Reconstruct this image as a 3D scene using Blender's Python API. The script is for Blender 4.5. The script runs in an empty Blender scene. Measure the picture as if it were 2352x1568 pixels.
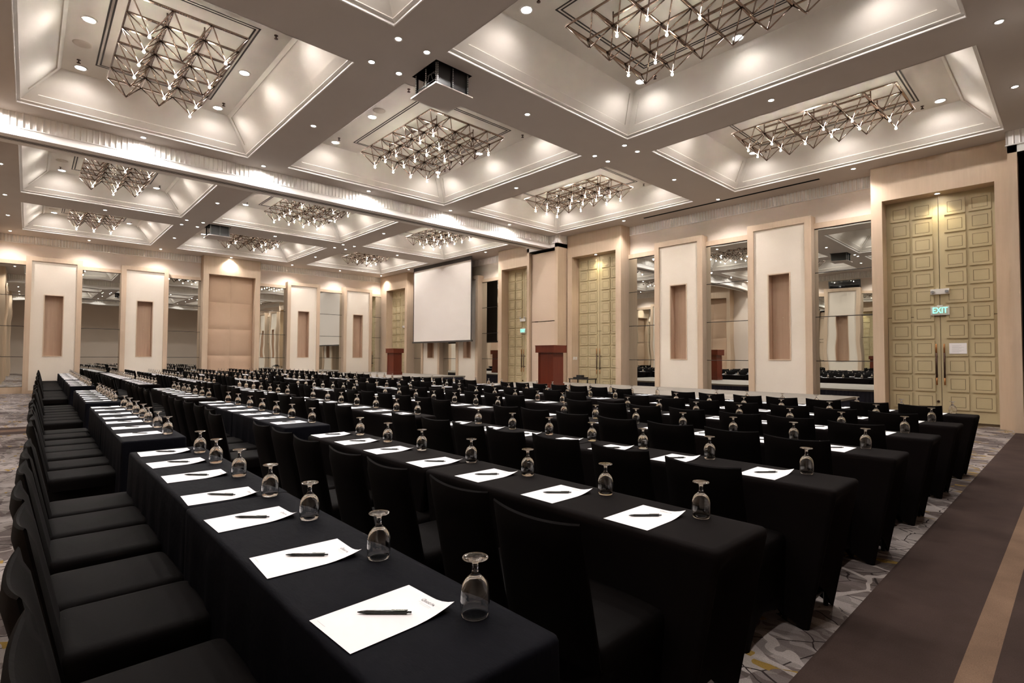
import bpy, bmesh, math, random
from mathutils import Vector, Matrix
random.seed(7)
sc = bpy.context.scene
COL = sc.collection
PI = math.pi

# ------------------------------------------------------------------ camera, world, exposure
HC = 1.417            # camera height
H = 5.973             # ceiling height
HU = H + 0.60         # ceiling inside the coffers
cam_d = bpy.data.cameras.new('camera')
cam_d.sensor_width = 36.0
cam_d.lens = 1204.97 / 2352 * 36.0
cam_d.clip_start = 0.05
cam_d.clip_end = 200
cam = bpy.data.objects.new('camera', cam_d)
COL.objects.link(cam)
Rv = Vector((0.67775875, 0.73526925, 0.00471231))
Uv = Vector((0.02008516, -0.02491983, 0.99948766))
Fv = Vector((-0.73500997, 0.67731686, 0.03165767))
cam.matrix_world = Matrix(((Rv.x, Uv.x, -Fv.x, 0.0), (Rv.y, Uv.y, -Fv.y, 0.0), (Rv.z, Uv.z, -Fv.z, HC), (0, 0, 0, 1)))
sc.camera = cam
w = bpy.data.worlds.new('world')
sc.world = w
w.use_nodes = True
w.node_tree.nodes['Background'].inputs[0].default_value = (0.02, 0.02, 0.02, 1)
w.node_tree.nodes['Background'].inputs[1].default_value = 0.3
vs = sc.view_settings
vs.view_transform = 'Standard'
vs.look = 'None'
vs.exposure = 0.85
vs.gamma = 1.0
vs.use_curve_mapping = False
sc.cycles.max_bounces = 10
sc.cycles.diffuse_bounces = 4
sc.cycles.glossy_bounces = 5
sc.cycles.transmission_bounces = 9
sc.cycles.sample_clamp_indirect = 4.0
sc.cycles.caustics_reflective = False
sc.cycles.caustics_refractive = False
sc.cycles.use_denoising = True

POW_BULB = 23.0       # chandelier bulbs
POW_DOWN = 95.0       # beam downlights
POW_COFF = 34.0       # coffer downlights
C_BULB = (1.0, 0.86, 0.73)
C_DOWN = (1.0, 0.95, 0.925)

# ------------------------------------------------------------------ materials
def mat(name, col, rough=0.6, metal=0.0, spec=0.5, emit=None, es=0.0):
    m = bpy.data.materials.new(name)
    m.use_nodes = True
    b = m.node_tree.nodes['Principled BSDF']
    b.inputs['Base Color'].default_value = (*col, 1)
    b.inputs['Roughness'].default_value = rough
    b.inputs['Metallic'].default_value = metal
    b.inputs['Specular IOR Level'].default_value = spec
    if emit:
        b.inputs['Emission Color'].default_value = (*emit, 1)
        b.inputs['Emission Strength'].default_value = es
        m.cycles.emission_sampling = 'NONE'
    return m

def nd(m, t, **kw):
    n = m.node_tree.nodes.new(t)
    for k, v in kw.items():
        setattr(n, k, v)
    return n

def lk(m, a, b):
    m.node_tree.links.new(a, b)

def ramp(m, fac, stops):
    r = nd(m, 'ShaderNodeValToRGB')
    els = r.color_ramp.elements
    while len(els) < len(stops):
        els.new(0.5)
    for e, (p, c) in zip(els, stops):
        e.position = p
        e.color = (*c, 1)
    lk(m, fac, r.inputs[0])
    return r.outputs[0]

def noise(m, scale, detail=3, rough=0.5, vec=None, mapscale=None):
    if vec is None:
        vec = nd(m, 'ShaderNodeTexCoord').outputs['Object']
    if mapscale:
        mp = nd(m, 'ShaderNodeMapping')
        mp.inputs['Scale'].default_value = mapscale
        lk(m, vec, mp.inputs['Vector'])
        vec = mp.outputs[0]
    n = nd(m, 'ShaderNodeTexNoise')
    n.inputs['Scale'].default_value = scale
    n.inputs['Detail'].default_value = detail
    n.inputs['Roughness'].default_value = rough
    lk(m, vec, n.inputs['Vector'])
    return n.outputs['Fac']

def bump(m, h, strength, dist=0.01):
    b = nd(m, 'ShaderNodeBump')
    b.inputs['Strength'].default_value = strength
    b.inputs['Distance'].default_value = dist
    lk(m, h, b.inputs['Height'])
    lk(m, b.outputs[0], m.node_tree.nodes['Principled BSDF'].inputs['Normal'])

def varied(name, c1, c2, scale, rough, mapscale=None, spec=0.4, bs=0.0, detail=4):
    m = mat(name, c1, rough, 0, spec)
    f = noise(m, scale, detail, 0.6, mapscale=mapscale)
    o = ramp(m, f, [(0.3, c1), (0.7, c2)])
    lk(m, o, m.node_tree.nodes['Principled BSDF'].inputs['Base Color'])
    if bs:
        bump(m, f, bs)
    return m

M = {}
M['ceil'] = varied('ceiling_paint', (0.62, 0.56, 0.51), (0.64, 0.58, 0.53), 1.5, 0.75, spec=0.3)
M['coffer'] = varied('coffer_paint', (0.72, 0.67, 0.60), (0.75, 0.70, 0.63), 1.2, 0.5, spec=0.4)
M['trimw'] = mat('white_trim_paint', (0.86, 0.83, 0.79), 0.45)
M['cream'] = varied('cream_wall', (0.70, 0.60, 0.51), (0.73, 0.63, 0.54), 0.8, 0.75)
M['panel'] = varied('cream_fabric_panel', (0.75, 0.67, 0.56), (0.77, 0.69, 0.58), 30, 0.85, bs=0.05)
M['veneer'] = varied('pale_wood_veneer', (0.54, 0.405, 0.285), (0.60, 0.46, 0.33), 1.6, 0.42, mapscale=(9, 9, 0.6))
M['niche'] = varied('niche_wood', (0.46, 0.31, 0.215), (0.52, 0.36, 0.25), 2, 0.5, mapscale=(9, 9, 0.5))
M['pad'] = varied('padded_fabric', (0.52, 0.36, 0.245), (0.55, 0.385, 0.265), 60, 0.85, bs=0.05)
M['door'] = varied('gold_door_paint', (0.47, 0.385, 0.225), (0.50, 0.41, 0.245), 2, 0.5)
M['groove'] = mat('dark_groove', (0.10, 0.065, 0.03), 0.8)
M['bronze'] = mat('bronze_metal', (0.06, 0.03, 0.02), 0.35, 0.7)
M['handle_tip'] = mat('copper_handle_tip', (0.35, 0.15, 0.05), 0.35, 0.6)
M['chrome'] = mat('chrome', (0.7, 0.7, 0.7), 0.15, 1.0)
M['tube'] = mat('chandelier_tube', (0.33, 0.245, 0.20), 0.26, 1.0)
M['black'] = mat('black_gap', (0.004, 0.004, 0.004), 0.9, spec=0.1)
M['blackmetal'] = mat('black_metal', (0.012, 0.011, 0.011), 0.35)
M['darkline'] = mat('dark_seam', (0.03, 0.022, 0.018), 0.6)
M['mirror'] = mat('mirror', (0.87, 0.89, 0.85), 0.0, 1.0)
_n = noise(M['mirror'], 0.9, 1, 0.4)
bump(M['mirror'], _n, 0.25, 0.012)
M['plate_white'] = mat('white_plastic', (0.75, 0.72, 0.68), 0.4)
M['clothblack'] = mat('black_stretch_cloth', (0.0050, 0.0035, 0.0033), 0.85, spec=0.05)
M['clothseat'] = mat('black_chair_cloth', (0.0023, 0.0015, 0.0013), 0.75, spec=0.06)
M['navy'] = mat('navy_tablecloth', (0.0026, 0.0026, 0.0046), 0.8, spec=0.06)
bump(M['navy'], noise(M['navy'], 3.0, 5, 0.6, mapscale=(1, 3, 1)), 0.5, 0.02)
bump(M['clothseat'], noise(M['clothseat'], 120, 2, 0.5), 0.08, 0.004)
M['paper'] = mat('white_paper', (0.86, 0.83, 0.825), 0.7, spec=0.2)
M['ink'] = mat('grey_ink', (0.16, 0.15, 0.15), 0.8)
M['ink2'] = mat('pale_ink', (0.50, 0.48, 0.48), 0.8)
M['pen'] = mat('black_pen_plastic', (0.012, 0.013, 0.012), 0.25)
M['penmetal'] = mat('pen_metal', (0.30, 0.31, 0.29), 0.25, 1.0)
M['stage'] = varied('stage_top', (0.17, 0.15, 0.125), (0.21, 0.185, 0.155), 3, 0.6)
M['skirt'] = mat('navy_stage_skirt', (0.008, 0.008, 0.022), 0.85)
M['mahog'] = varied('mahogany', (0.085, 0.014, 0.006), (0.11, 0.020, 0.008), 2.5, 0.3, mapscale=(6, 6, 0.8))
M['screen'] = mat('projection_fabric', (0.82, 0.76, 0.70), 0.9)
M['screenborder'] = mat('screen_border', (0.02, 0.014, 0.012), 0.6)
M['silver'] = mat('silver_bar', (0.10, 0.095, 0.09), 0.4, 0.6)
M['glow_w'] = mat('downlight_lens', (1, 1, 1), 0.5, emit=(1.0, 0.97, 0.94), es=60)
M['glow_c'] = mat('bulb_glow', (1, 1, 1), 0.5, emit=(1.0, 0.90, 0.76), es=160)
M['glow_s'] = mat('small_lens', (1, 1, 1), 0.5, emit=(1.0, 0.93, 0.80), es=8)
M['exit'] = mat('exit_letters', (0.2, 0.8, 0.7), 0.5, emit=(0.22, 1.0, 0.78), es=1.0)
M['exit_face'] = mat('exit_face', (0.62, 0.60, 0.50), 0.4)
M['grey'] = mat('grey_plastic', (0.25, 0.25, 0.25), 0.4)
M['glasswin'] = mat('dark_window_glass', (0.006, 0.008, 0.014), 0.03, spec=0.8)
# drinking glass
g = bpy.data.materials.new('clear_glass')
g.use_nodes = True
g.node_tree.nodes.clear()
gb = nd(g, 'ShaderNodeBsdfGlass')
gb.inputs['IOR'].default_value = 1.46
gb.inputs['Roughness'].default_value = 0.0
gb.inputs['Color'].default_value = (1, 1, 1, 1)
go = nd(g, 'ShaderNodeOutputMaterial')
lk(g, gb.outputs[0], go.inputs[0])
M['glass'] = g

# patterned carpet
m = mat('patterned_carpet', (0.3, 0.26, 0.24), 0.95, spec=0.1)
tc = nd(m, 'ShaderNodeTexCoord').outputs['Object']
nw = noise(m, 1.6, 3, 0.5, vec=tc)
add = nd(m, 'ShaderNodeMixRGB', blend_type='ADD')
add.inputs[0].default_value = 0.35
lk(m, tc, add.inputs[1]); lk(m, nw, add.inputs[2])
v1 = nd(m, 'ShaderNodeTexVoronoi'); v1.inputs['Scale'].default_value = 3.0
lk(m, add.outputs[0], v1.inputs['Vector'])
sep = nd(m, 'ShaderNodeSeparateColor'); lk(m, v1.outputs['Color'], sep.inputs[0])
v2 = nd(m, 'ShaderNodeTexVoronoi'); v2.inputs['Scale'].default_value = 8.5
mp = nd(m, 'ShaderNodeMapping'); mp.inputs['Scale'].default_value = (1.0, 2.8, 1); mp.inputs['Rotation'].default_value = (0, 0, 0.6)
lk(m, add.outputs[0], mp.inputs[0]); lk(m, mp.outputs[0], v2.inputs['Vector'])
sep2 = nd(m, 'ShaderNodeSeparateColor'); lk(m, v2.outputs['Color'], sep2.inputs[0])
av = nd(m, 'ShaderNodeMath', operation='ADD'); lk(m, sep.outputs[0], av.inputs[0])
mu = nd(m, 'ShaderNodeMath', operation='MULTIPLY'); lk(m, sep2.outputs[0], mu.inputs[0]); mu.inputs[1].default_value = 0.55
lk(m, mu.outputs[0], av.inputs[1])
base = ramp(m, av.outputs[0], [(0.25, (0.085, 0.066, 0.060)), (0.5, (0.125, 0.10, 0.092)), (0.85, (0.21, 0.18, 0.168)), (1.15, (0.31, 0.27, 0.25))])
v3 = nd(m, 'ShaderNodeTexVoronoi', feature='DISTANCE_TO_EDGE'); v3.inputs['Scale'].default_value = 3.6
lk(m, add.outputs[0], v3.inputs['Vector'])
ln = nd(m, 'ShaderNodeMath', operation='LESS_THAN'); lk(m, v3.outputs[0], ln.inputs[0]); ln.inputs[1].default_value = 0.013
mx = nd(m, 'ShaderNodeMixRGB'); lk(m, ln.outputs[0], mx.inputs[0]); lk(m, base, mx.inputs[1]); mx.inputs[2].default_value = (0.030, 0.022, 0.020, 1)
v4 = nd(m, 'ShaderNodeTexVoronoi', feature='DISTANCE_TO_EDGE'); v4.inputs['Scale'].default_value = 2.1
mp4 = nd(m, 'ShaderNodeMapping'); mp4.inputs['Location'].default_value = (3.3, 1.7, 0); lk(m, add.outputs[0], mp4.inputs[0]); lk(m, mp4.outputs[0], v4.inputs['Vector'])
l4 = nd(m, 'ShaderNodeMath', operation='LESS_THAN'); lk(m, v4.outputs[0], l4.inputs[0]); l4.inputs[1].default_value = 0.022
mx4 = nd(m, 'ShaderNodeMixRGB'); lk(m, l4.outputs[0], mx4.inputs[0]); lk(m, mx.outputs[0], mx4.inputs[1]); mx4.inputs[2].default_value = (0.34, 0.295, 0.27, 1)
yn1 = noise(m, 1.3, 2, 0.5, vec=tc)
ya = nd(m, 'ShaderNodeMath', operation='ADD'); lk(m, sep2.outputs[1], ya.inputs[0]); lk(m, yn1, ya.inputs[1])
yl = nd(m, 'ShaderNodeMath', operation='GREATER_THAN'); lk(m, ya.outputs[0], yl.inputs[0]); yl.inputs[1].default_value = 1.46
my = nd(m, 'ShaderNodeMixRGB'); lk(m, yl.outputs[0], my.inputs[0]); lk(m, mx4.outputs[0], my.inputs[1]); my.inputs[2].default_value = (0.26, 0.165, 0.04, 1)
pile = noise(m, 150, 2, 0.6, vec=tc)
pm = nd(m, 'ShaderNodeMixRGB', blend_type='MULTIPLY'); pm.inputs[0].default_value = 0.45
lk(m, my.outputs[0], pm.inputs[1]); lk(m, ramp(m, pile, [(0.3, (0.55, 0.55, 0.55)), (0.7, (1.25, 1.25, 1.25))]), pm.inputs[2])
lk(m, pm.outputs[0], m.node_tree.nodes['Principled BSDF'].inputs['Base Color'])
M['carpet'] = m
# plain brown carpet band
def plain(name, c):
    m = mat(name, c, 0.95, spec=0.1)
    tc = nd(m, 'ShaderNodeTexCoord').outputs['Object']
    a = noise(m, 2.2, 4, 0.6, vec=tc); b = noise(m, 160, 2, 0.6, vec=tc)
    x1 = ramp(m, a, [(0.3, tuple(v * 0.8 for v in c)), (0.7, tuple(v * 1.18 for v in c))])
    x2 = ramp(m, b, [(0.3, (0.8, 0.8, 0.8)), (0.7, (1.2, 1.2, 1.2))])
    mm = nd(m, 'ShaderNodeMixRGB', blend_type='MULTIPLY'); mm.inputs[0].default_value = 0.8
    lk(m, x1, mm.inputs[1]); lk(m, x2, mm.inputs[2])
    lk(m, mm.outputs[0], m.node_tree.nodes['Principled BSDF'].inputs['Base Color'])
    return m
M['brown'] = plain('brown_carpet', (0.046, 0.030, 0.025))
M['tan'] = plain('tan_carpet_stripe', (0.165, 0.105, 0.069))

# ------------------------------------------------------------------ mesh builder
class MB:
    def __init__(s):
        s.v = []; s.f = []; s.m = []; s.sm = []; s.mi = 0
    def quad(s, a, b, c, d, sm=False):
        n = len(s.v); s.v += [tuple(a), tuple(b), tuple(c), tuple(d)]; s.f.append((n, n+1, n+2, n+3)); s.m.append(s.mi); s.sm.append(sm)
    def box(s, x0, y0, z0, x1, y1, z1):
        if x0 > x1: x0, x1 = x1, x0
        if y0 > y1: y0, y1 = y1, y0
        if z0 > z1: z0, z1 = z1, z0
        n = len(s.v)
        s.v += [(x0,y0,z0),(x1,y0,z0),(x1,y1,z0),(x0,y1,z0),(x0,y0,z1),(x1,y0,z1),(x1,y1,z1),(x0,y1,z1)]
        for f in ((0,3,2,1),(4,5,6,7),(0,1,5,4),(1,2,6,5),(2,3,7,6),(3,0,4,7)):
            s.f.append(tuple(n+i for i in f)); s.m.append(s.mi); s.sm.append(False)
    def tube(s, a, b, r, n=6, r2=None, cap=True, sm=True):
        a = Vector(a); b = Vector(b); d = (b-a)
        if d.length < 1e-7: return
        d.normalize()
        u = d.orthogonal().normalized(); w_ = d.cross(u)
        r2 = r if r2 is None else r2
        k = len(s.v); off = PI/n
        for (p, rr) in ((a, r), (b, r2)):
            for i in range(n):
                t = 2*PI*i/n + off
                s.v.append(tuple(p + u*(math.cos(t)*rr) + w_*(math.sin(t)*rr)))
        for i in range(n):
            j = (i+1) % n
            s.f.append((k+i, k+j, k+n+j, k+n+i)); s.m.append(s.mi); s.sm.append(sm)
        if cap:
            s.f.append(tuple(k+i for i in reversed(range(n)))); s.m.append(s.mi); s.sm.append(False)
            s.f.append(tuple(k+n+i for i in range(n))); s.m.append(s.mi); s.sm.append(False)
    def path(s, pts, r, n=6):
        for a, b in zip(pts, pts[1:]): s.tube(a, b, r, n)
    def lathe(s, prof, n=16, c=(0,0,0), sm=True, close=False):
        k = len(s.v); rows = []
        for (r, z) in prof:
            if r < 1e-6:
                rows.append([len(s.v)]); s.v.append((c[0], c[1], c[2]+z))
            else:
                rows.append(list(range(len(s.v), len(s.v)+n)))
                for i in range(n):
                    t = 2*PI*i/n
                    s.v.append((c[0]+r*math.cos(t), c[1]+r*math.sin(t), c[2]+z))
        pr = list(zip(rows, rows[1:]))
        if close: pr.append((rows[-1], rows[0]))
        for a, b in pr:
            for i in range(n):
                j = (i+1) % n
                if len(a) == 1 and len(b) == 1: continue
                if len(a) == 1: f = (a[0], b[j], b[i])
                elif len(b) == 1: f = (a[i], a[j], b[0])
                else: f = (a[i], a[j], b[j], b[i])
                s.f.append(f); s.m.append(s.mi); s.sm.append(sm)
    def loft(s, rings, cap0=False, cap1=False, sm=True):
        k = len(s.v); n = len(rings[0])
        for r in rings: s.v += [tuple(p) for p in r]
        for a in range(len(rings)-1):
            for i in range(n):
                j = (i+1) % n
                s.f.append((k+a*n+i, k+a*n+j, k+(a+1)*n+j, k+(a+1)*n+i)); s.m.append(s.mi); s.sm.append(sm)
        if cap0: s.f.append(tuple(k+i for i in reversed(range(n)))); s.m.append(s.mi); s.sm.append(False)
        if cap1: s.f.append(tuple(k+(len(rings)-1)*n+i for i in range(n))); s.m.append(s.mi); s.sm.append(False)
    def grid(s, P, sm=True):
        k = len(s.v); a = len(P); b = len(P[0])
        for r in P: s.v += [tuple(p) for p in r]
        for i in range(a-1):
            for j in range(b-1):
                s.f.append((k+i*b+j, k+i*b+j+1, k+(i+1)*b+j+1, k+(i+1)*b+j)); s.m.append(s.mi); s.sm.append(sm)
    def xf(s, fn):
        s.v = [tuple(fn(*p)) for p in s.v]; return s
    def mesh(s, name, mats):
        me = bpy.data.meshes.new(name)
        me.from_pydata(s.v, [], s.f)
        for mm in (mats if isinstance(mats, (list, tuple)) else [mats]): me.materials.append(mm)
        me.polygons.foreach_set('material_index', s.m)
        me.polygons.foreach_set('use_smooth', s.sm)
        me.update()
        bm = bmesh.new(); bm.from_mesh(me)
        bmesh.ops.recalc_face_normals(bm, faces=bm.faces)
        bm.to_mesh(me); bm.free()
        return me
    def build(s, name, mats, parent=None, loc=None, kind=None):
        o = bpy.data.objects.new(name, s.mesh(name, mats)); COL.objects.link(o)
        if parent: o.parent = parent
        if loc: o.location = loc
        if kind: o['kind'] = kind
        return o

def tag(o, label, cat, group=None):
    o['label'] = label; o['category'] = cat
    if group: o['group'] = group
    return o
def empty(name, loc=(0,0,0), rz=0.0, label=None, cat=None, group=None):
    o = bpy.data.objects.new(name, None); COL.objects.link(o)
    o.location = loc; o.rotation_euler = (0, 0, rz); o.empty_display_size = 0.1
    if label: tag(o, label, cat, group)
    return o
def inst(name, me, parent=None, loc=None, rot=None):
    o = bpy.data.objects.new(name, me); COL.objects.link(o)
    if parent: o.parent = parent
    if loc: o.location = loc
    if rot: o.rotation_euler = rot
    return o
def copy_tree(o, parent=None):
    c = o.copy(); COL.objects.link(c)
    c.parent = parent
    for ch in list(o.children):
        copy_tree(ch, c)
    return c
def wordy(name, txt, size, mt, parent=None, shear=0.0, extrude=0.0, spacing=1.0, align='CENTER'):
    c = bpy.data.curves.new(name, 'FONT'); c.body = txt; c.size = size; c.shear = shear; c.extrude = extrude
    c.align_x = align; c.align_y = 'CENTER'; c.space_character = spacing; c.resolution_u = 3
    t = bpy.data.objects.new(name, c); COL.objects.link(t)
    bpy.context.view_layer.update()
    dg = bpy.context.evaluated_depsgraph_get()
    me = bpy.data.meshes.new_from_object(t.evaluated_get(dg))
    bpy.data.objects.remove(t)
    me.materials.clear(); me.materials.append(mt)
    return me
def lamp(kind, name, loc, power, col, radius, parent=None, spot=None, blend=0.6, aim=None):
    d = bpy.data.lights.new(name, kind); d.energy = power; d.color = col
    d.shadow_soft_size = radius
    if kind == 'SPOT': d.spot_size = math.radians(spot); d.spot_blend = blend
    o = bpy.data.objects.new(name, d); COL.objects.link(o)
    o.location = loc
    if aim is not None:
        o.rotation_euler = Vector(aim).to_track_quat('-Z', 'Y').to_euler()
    if parent: o.parent = parent
    return o

# ------------------------------------------------------------------ room constants
XL, YR, YB, XE = -27.1, 15.27, -1.5, 4.0
COLS = [(-25.803, -21.223), (-19.929, -14.6), (-12.867, -7.533), (-6.311, -0.951)]
ROWS = [(-0.264, 3.582), (4.486, 9.049), (9.970, 14.051)]
HATCH = [(-7.28, 4.47, -6.59, 5.17), (-20.92, 4.46, -20.23, 5.16)]
BAND1, BAND2 = (-14.4, -13.1), (-0.90, 0.42)

# floor
def floorpiece(x0, x1, mt, name='floor', z=0.0):
    b = MB(); b.quad((x0, YB-0.3, z), (x1, YB-0.3, z), (x1, YR+0.3, z), (x0, YR+0.3, z))
    return b.build(name, mt, kind='structure')
b = MB()
for x0, x1 in ((XL-0.3, BAND1[0]), (BAND1[1], BAND2[0]), (BAND2[1], XE+0.3)):
    b.quad((x0, YB-0.3, 0), (x1, YB-0.3, 0), (x1, YR+0.3, 0), (x0, YR+0.3, 0))
b.build('floor', M['carpet'], kind='structure')
for (x0, x1) in (BAND1, BAND2):
    c = (x0+x1)/2
    b = MB()
    cuts = [x0, x0+0.49, x0+0.605, x1-0.605, x1-0.49, x1]
    for i in range(5):
        b.mi = 1 if i in (1, 3) else 0
        b.quad((cuts[i], YB-0.3, 0), (cuts[i+1], YB-0.3, 0), (cuts[i+1], YR+0.3, 0), (cuts[i], YR+0.3, 0))
    b.build('floor_carpet_band', [M['brown'], M['tan']], kind='structure')

# ceiling with openings
holes = [(x0, y0, x1, y1) for (x0, x1) in COLS for (y0, y1) in ROWS] + HATCH
xs = sorted({XL-0.3, XE+0.3} | {h[0] for h in holes} | {h[2] for h in holes})
ys = sorted({YB-0.3, YR+0.3} | {h[1] for h in holes} | {h[3] for h in holes})
b = MB()
for i in range(len(xs)-1):
    for j in range(len(ys)-1):
        cx, cy = (xs[i]+xs[i+1])/2, (ys[j]+ys[j+1])/2
        if any(h[0] < cx < h[2] and h[1] < cy < h[3] for h in holes): continue
        b.quad((xs[i], ys[j], H), (xs[i+1], ys[j], H), (xs[i+1], ys[j+1], H), (xs[i], ys[j+1], H))
b.quad((XL-0.4, YB-0.4, HU+0.35), (XE+0.4, YB-0.4, HU+0.35), (XE+0.4, YR+0.4, HU+0.35), (XL-0.4, YR+0.4, HU+0.35))
b.build('ceiling', M['ceil'], kind='structure')
for (x0, y0, x1, y1) in HATCH:
    b = MB()
    for (p, q) in (((x0,y0),(x1,y0)), ((x1,y0),(x1,y1)), ((x1,y1),(x0,y1)), ((x0,y1),(x0,y0))):
        b.quad((*p, H), (*q, H), (*q, H+0.3), (*p, H+0.3))
    b.quad((x0,y0,H+0.3), (x1,y0,H+0.3), (x1,y1,H+0.3), (x0,y1,H+0.3))
    b.build('ceiling_hatch', M['blackmetal'], kind='structure')

def coffer(x0, x1, y0, y1):
    b = MB()
    def rect(o, z): return [(x0+o, y0+o, z), (x1-o, y0+o, z), (x1-o, y1-o, z), (x0+o, y1-o, z)]
    A = rect(0, H); B = rect(0, H+0.045); C = rect(0.045, H+0.052)
    D = 0.57
    Ez = HU; E_ = rect(D, Ez)
    b.mi = 1
    lip = rect(-0.012, H-0.006)
    for i in range(4):
        j = (i+1) % 4
        b.quad(A[i], A[j], B[j], B[i]); b.quad(B[i], B[j], C[j], C[i])
        b.quad(lip[i], lip[j], A[j], A[i])
    b.mi = 0
    C2 = rect(0.045, H+0.066)
    for i in range(4):
        j = (i+1) % 4
        b.quad(C[i], C[j], C2[j], C2[i])
        # sloped face C2 -> E with inset panel
        p0, p1, q1, q0 = map(Vector, (C2[i], C2[j], E_[j], E_[i]))
        n = (p1-p0).cross(q0-p0).normalized()
        ctr = Vector(((x0+x1)/2, (y0+y1)/2, H-3))
        if n.dot(ctr-p0) < 0: n = -n
        L = (p1-p0).length
        def pt(u, v):  # u metres from each end on local width, v fraction up
            a = p0.lerp(q0, v); c = p1.lerp(q1, v); ln = (c-a).length
            return a + (c-a)*(u/ln) if u >= 0 else c + (c-a)*(u/ln)
        v0, v1, uu = 0.19, 0.90, 0.13
        i0, i1, i2, i3 = pt(uu, v0), pt(-uu, v0), pt(-uu, v1), pt(uu, v1)
        for (aa, bb, cc, dd) in ((p0, p1, i1, i0), (p1, q1, i2, i1), (q1, q0, i3, i2), (q0, p0, i0, i3)):
            b.quad(aa, bb, cc, dd)
        s_ = -0.02
        k = [v + n*s_ for v in (i0, i1, i2, i3)]
        for (aa, bb, cc, dd) in ((i0, i1, k[1], k[0]), (i1, i2, k[2], k[1]), (i2, i3, k[3], k[2]), (i3, i0, k[0], k[3])):
            b.quad(aa, bb, cc, dd)
        b.quad(*k)
    b.quad(*E_)
    o = b.build('ceiling_coffer', [M['coffer'], M['trimw']], kind='structure')
    # keep the recessed panels: no normals problem
    return o

# ------------------------------------------------------------------ fluted frieze
def flutes(b, a, c, z0, z1, nrm, w=0.094, d=0.032):
    a = Vector(a); c = Vector(c); L = (c-a).length; n = max(1, round(L/w)); dr = (c-a)/n; nr = Vector(nrm)
    for i in range(n):
        p = a + dr*i
        pts = []
        for k in range(5):
            t = k/4
            pts.append(p + dr*t - nr*(d*(math.sin(PI*min(1, t*1.0))**0.8) if 0 < t < 1 else 0))
        for k in range(4):
            x, y = pts[k], pts[k+1]
            b.quad((x.x, x.y, z0), (y.x, y.y, z0), (y.x, y.y, z1), (x.x, x.y, z1), sm=False)

# ------------------------------------------------------------------ walls
def wall_tf(which):
    if which == 'right': return lambda s, t, z: (s, YR - t, z)
    if which == 'back': return lambda s, t, z: (s, YB + t, z)
    return lambda s, t, z: (XL + t, s, z)

def plain_wall(name, which, s0, s1, holes=()):
    b = MB(); tf = wall_tf(which)
    ss = sorted({s0, s1} | {h[0] for h in holes} | {h[1] for h in holes})
    for a, c in zip(ss, ss[1:]):
        hh = [h for h in holes if h[0] <= a and c <= h[1]]
        z0 = hh[0][2] if hh else 0.0
        b.quad(tf(a, 0, z0), tf(c, 0, z0), tf(c, 0, H+0.05), tf(a, 0, H+0.05))
    return b.build(name, M['cream'], kind='structure')

def pilaster(which, s, cut=0.0):
    """cream panel with a tall niche in a raised veneer frame, 1.65 wide"""
    tf = wall_tf(which); dp = 0.34; w_ = 0.825; top = 5.18; fr = 0.165
    b = MB(); b.mi = 0
    b.box(s-w_, 0, 0, s-w_+fr, dp, top); b.box(s+w_-fr, 0, 0, s+w_, dp, top); b.box(s-w_+fr, 0, top-fr, s+w_-fr, dp, top)
    b.box(s-w_+fr, 0, 0, s+w_-fr, dp-0.02, 0.12)
    o = b.xf(tf).build('wall_pilaster_frame', M['veneer'], kind='structure')
    b = MB(); d2 = dp-0.045; nx0, nx1, nz0, nz1 = s-0.265, s+0.265, 1.42, 3.73
    x0, x1, z1 = s-w_+fr, s+w_-fr, top-fr
    for (aa, bb, cc, dd) in ((x0, nx0, 0.12, z1), (nx1, x1, 0.12, z1), (nx0, nx1, 0.12, nz0), (nx0, nx1, nz1, z1)):
        b.quad((aa, d2, cc), (bb, d2, cc), (bb, d2, dd), (aa, d2, dd))
    b.xf(tf).build('wall_pilaster_panel', M['panel'], kind='structure')
    b = MB(); e = 0.03; b.mi = 1
    for (aa, bb, cc, dd) in ((nx0-e, nx0, nz0-e, nz1+e), (nx1, nx1+e, nz0-e, nz1+e), (nx0, nx1, nz0-e, nz0), (nx0, nx1, nz1, nz1+e)):
        b.box(aa, d2-0.01, cc, bb, d2+0.012, dd)
    b.mi = 0; bk = d2-0.27
    b.quad((nx0, bk, nz0), (nx1, bk, nz0), (nx1, bk, nz1), (nx0, bk, nz1))
    for (p, q) in (((nx0, nz0), (nx1, nz0)), ((nx1, nz0), (nx1, nz1)), ((nx1, nz1), (nx0, nz1)), ((nx0, nz1), (nx0, nz0))):
        b.quad((p[0], d2, p[1]), (q[0], d2, q[1]), (q[0], bk, q[1]), (p[0], bk, p[1]))
    b.mi = 1; b.box(s-0.012, bk, 2.55, s+0.012, bk+0.012, 2.575)
    b.xf(tf).build('wall_niche', [M['niche'], M['veneer']], kind='structure')

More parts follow.
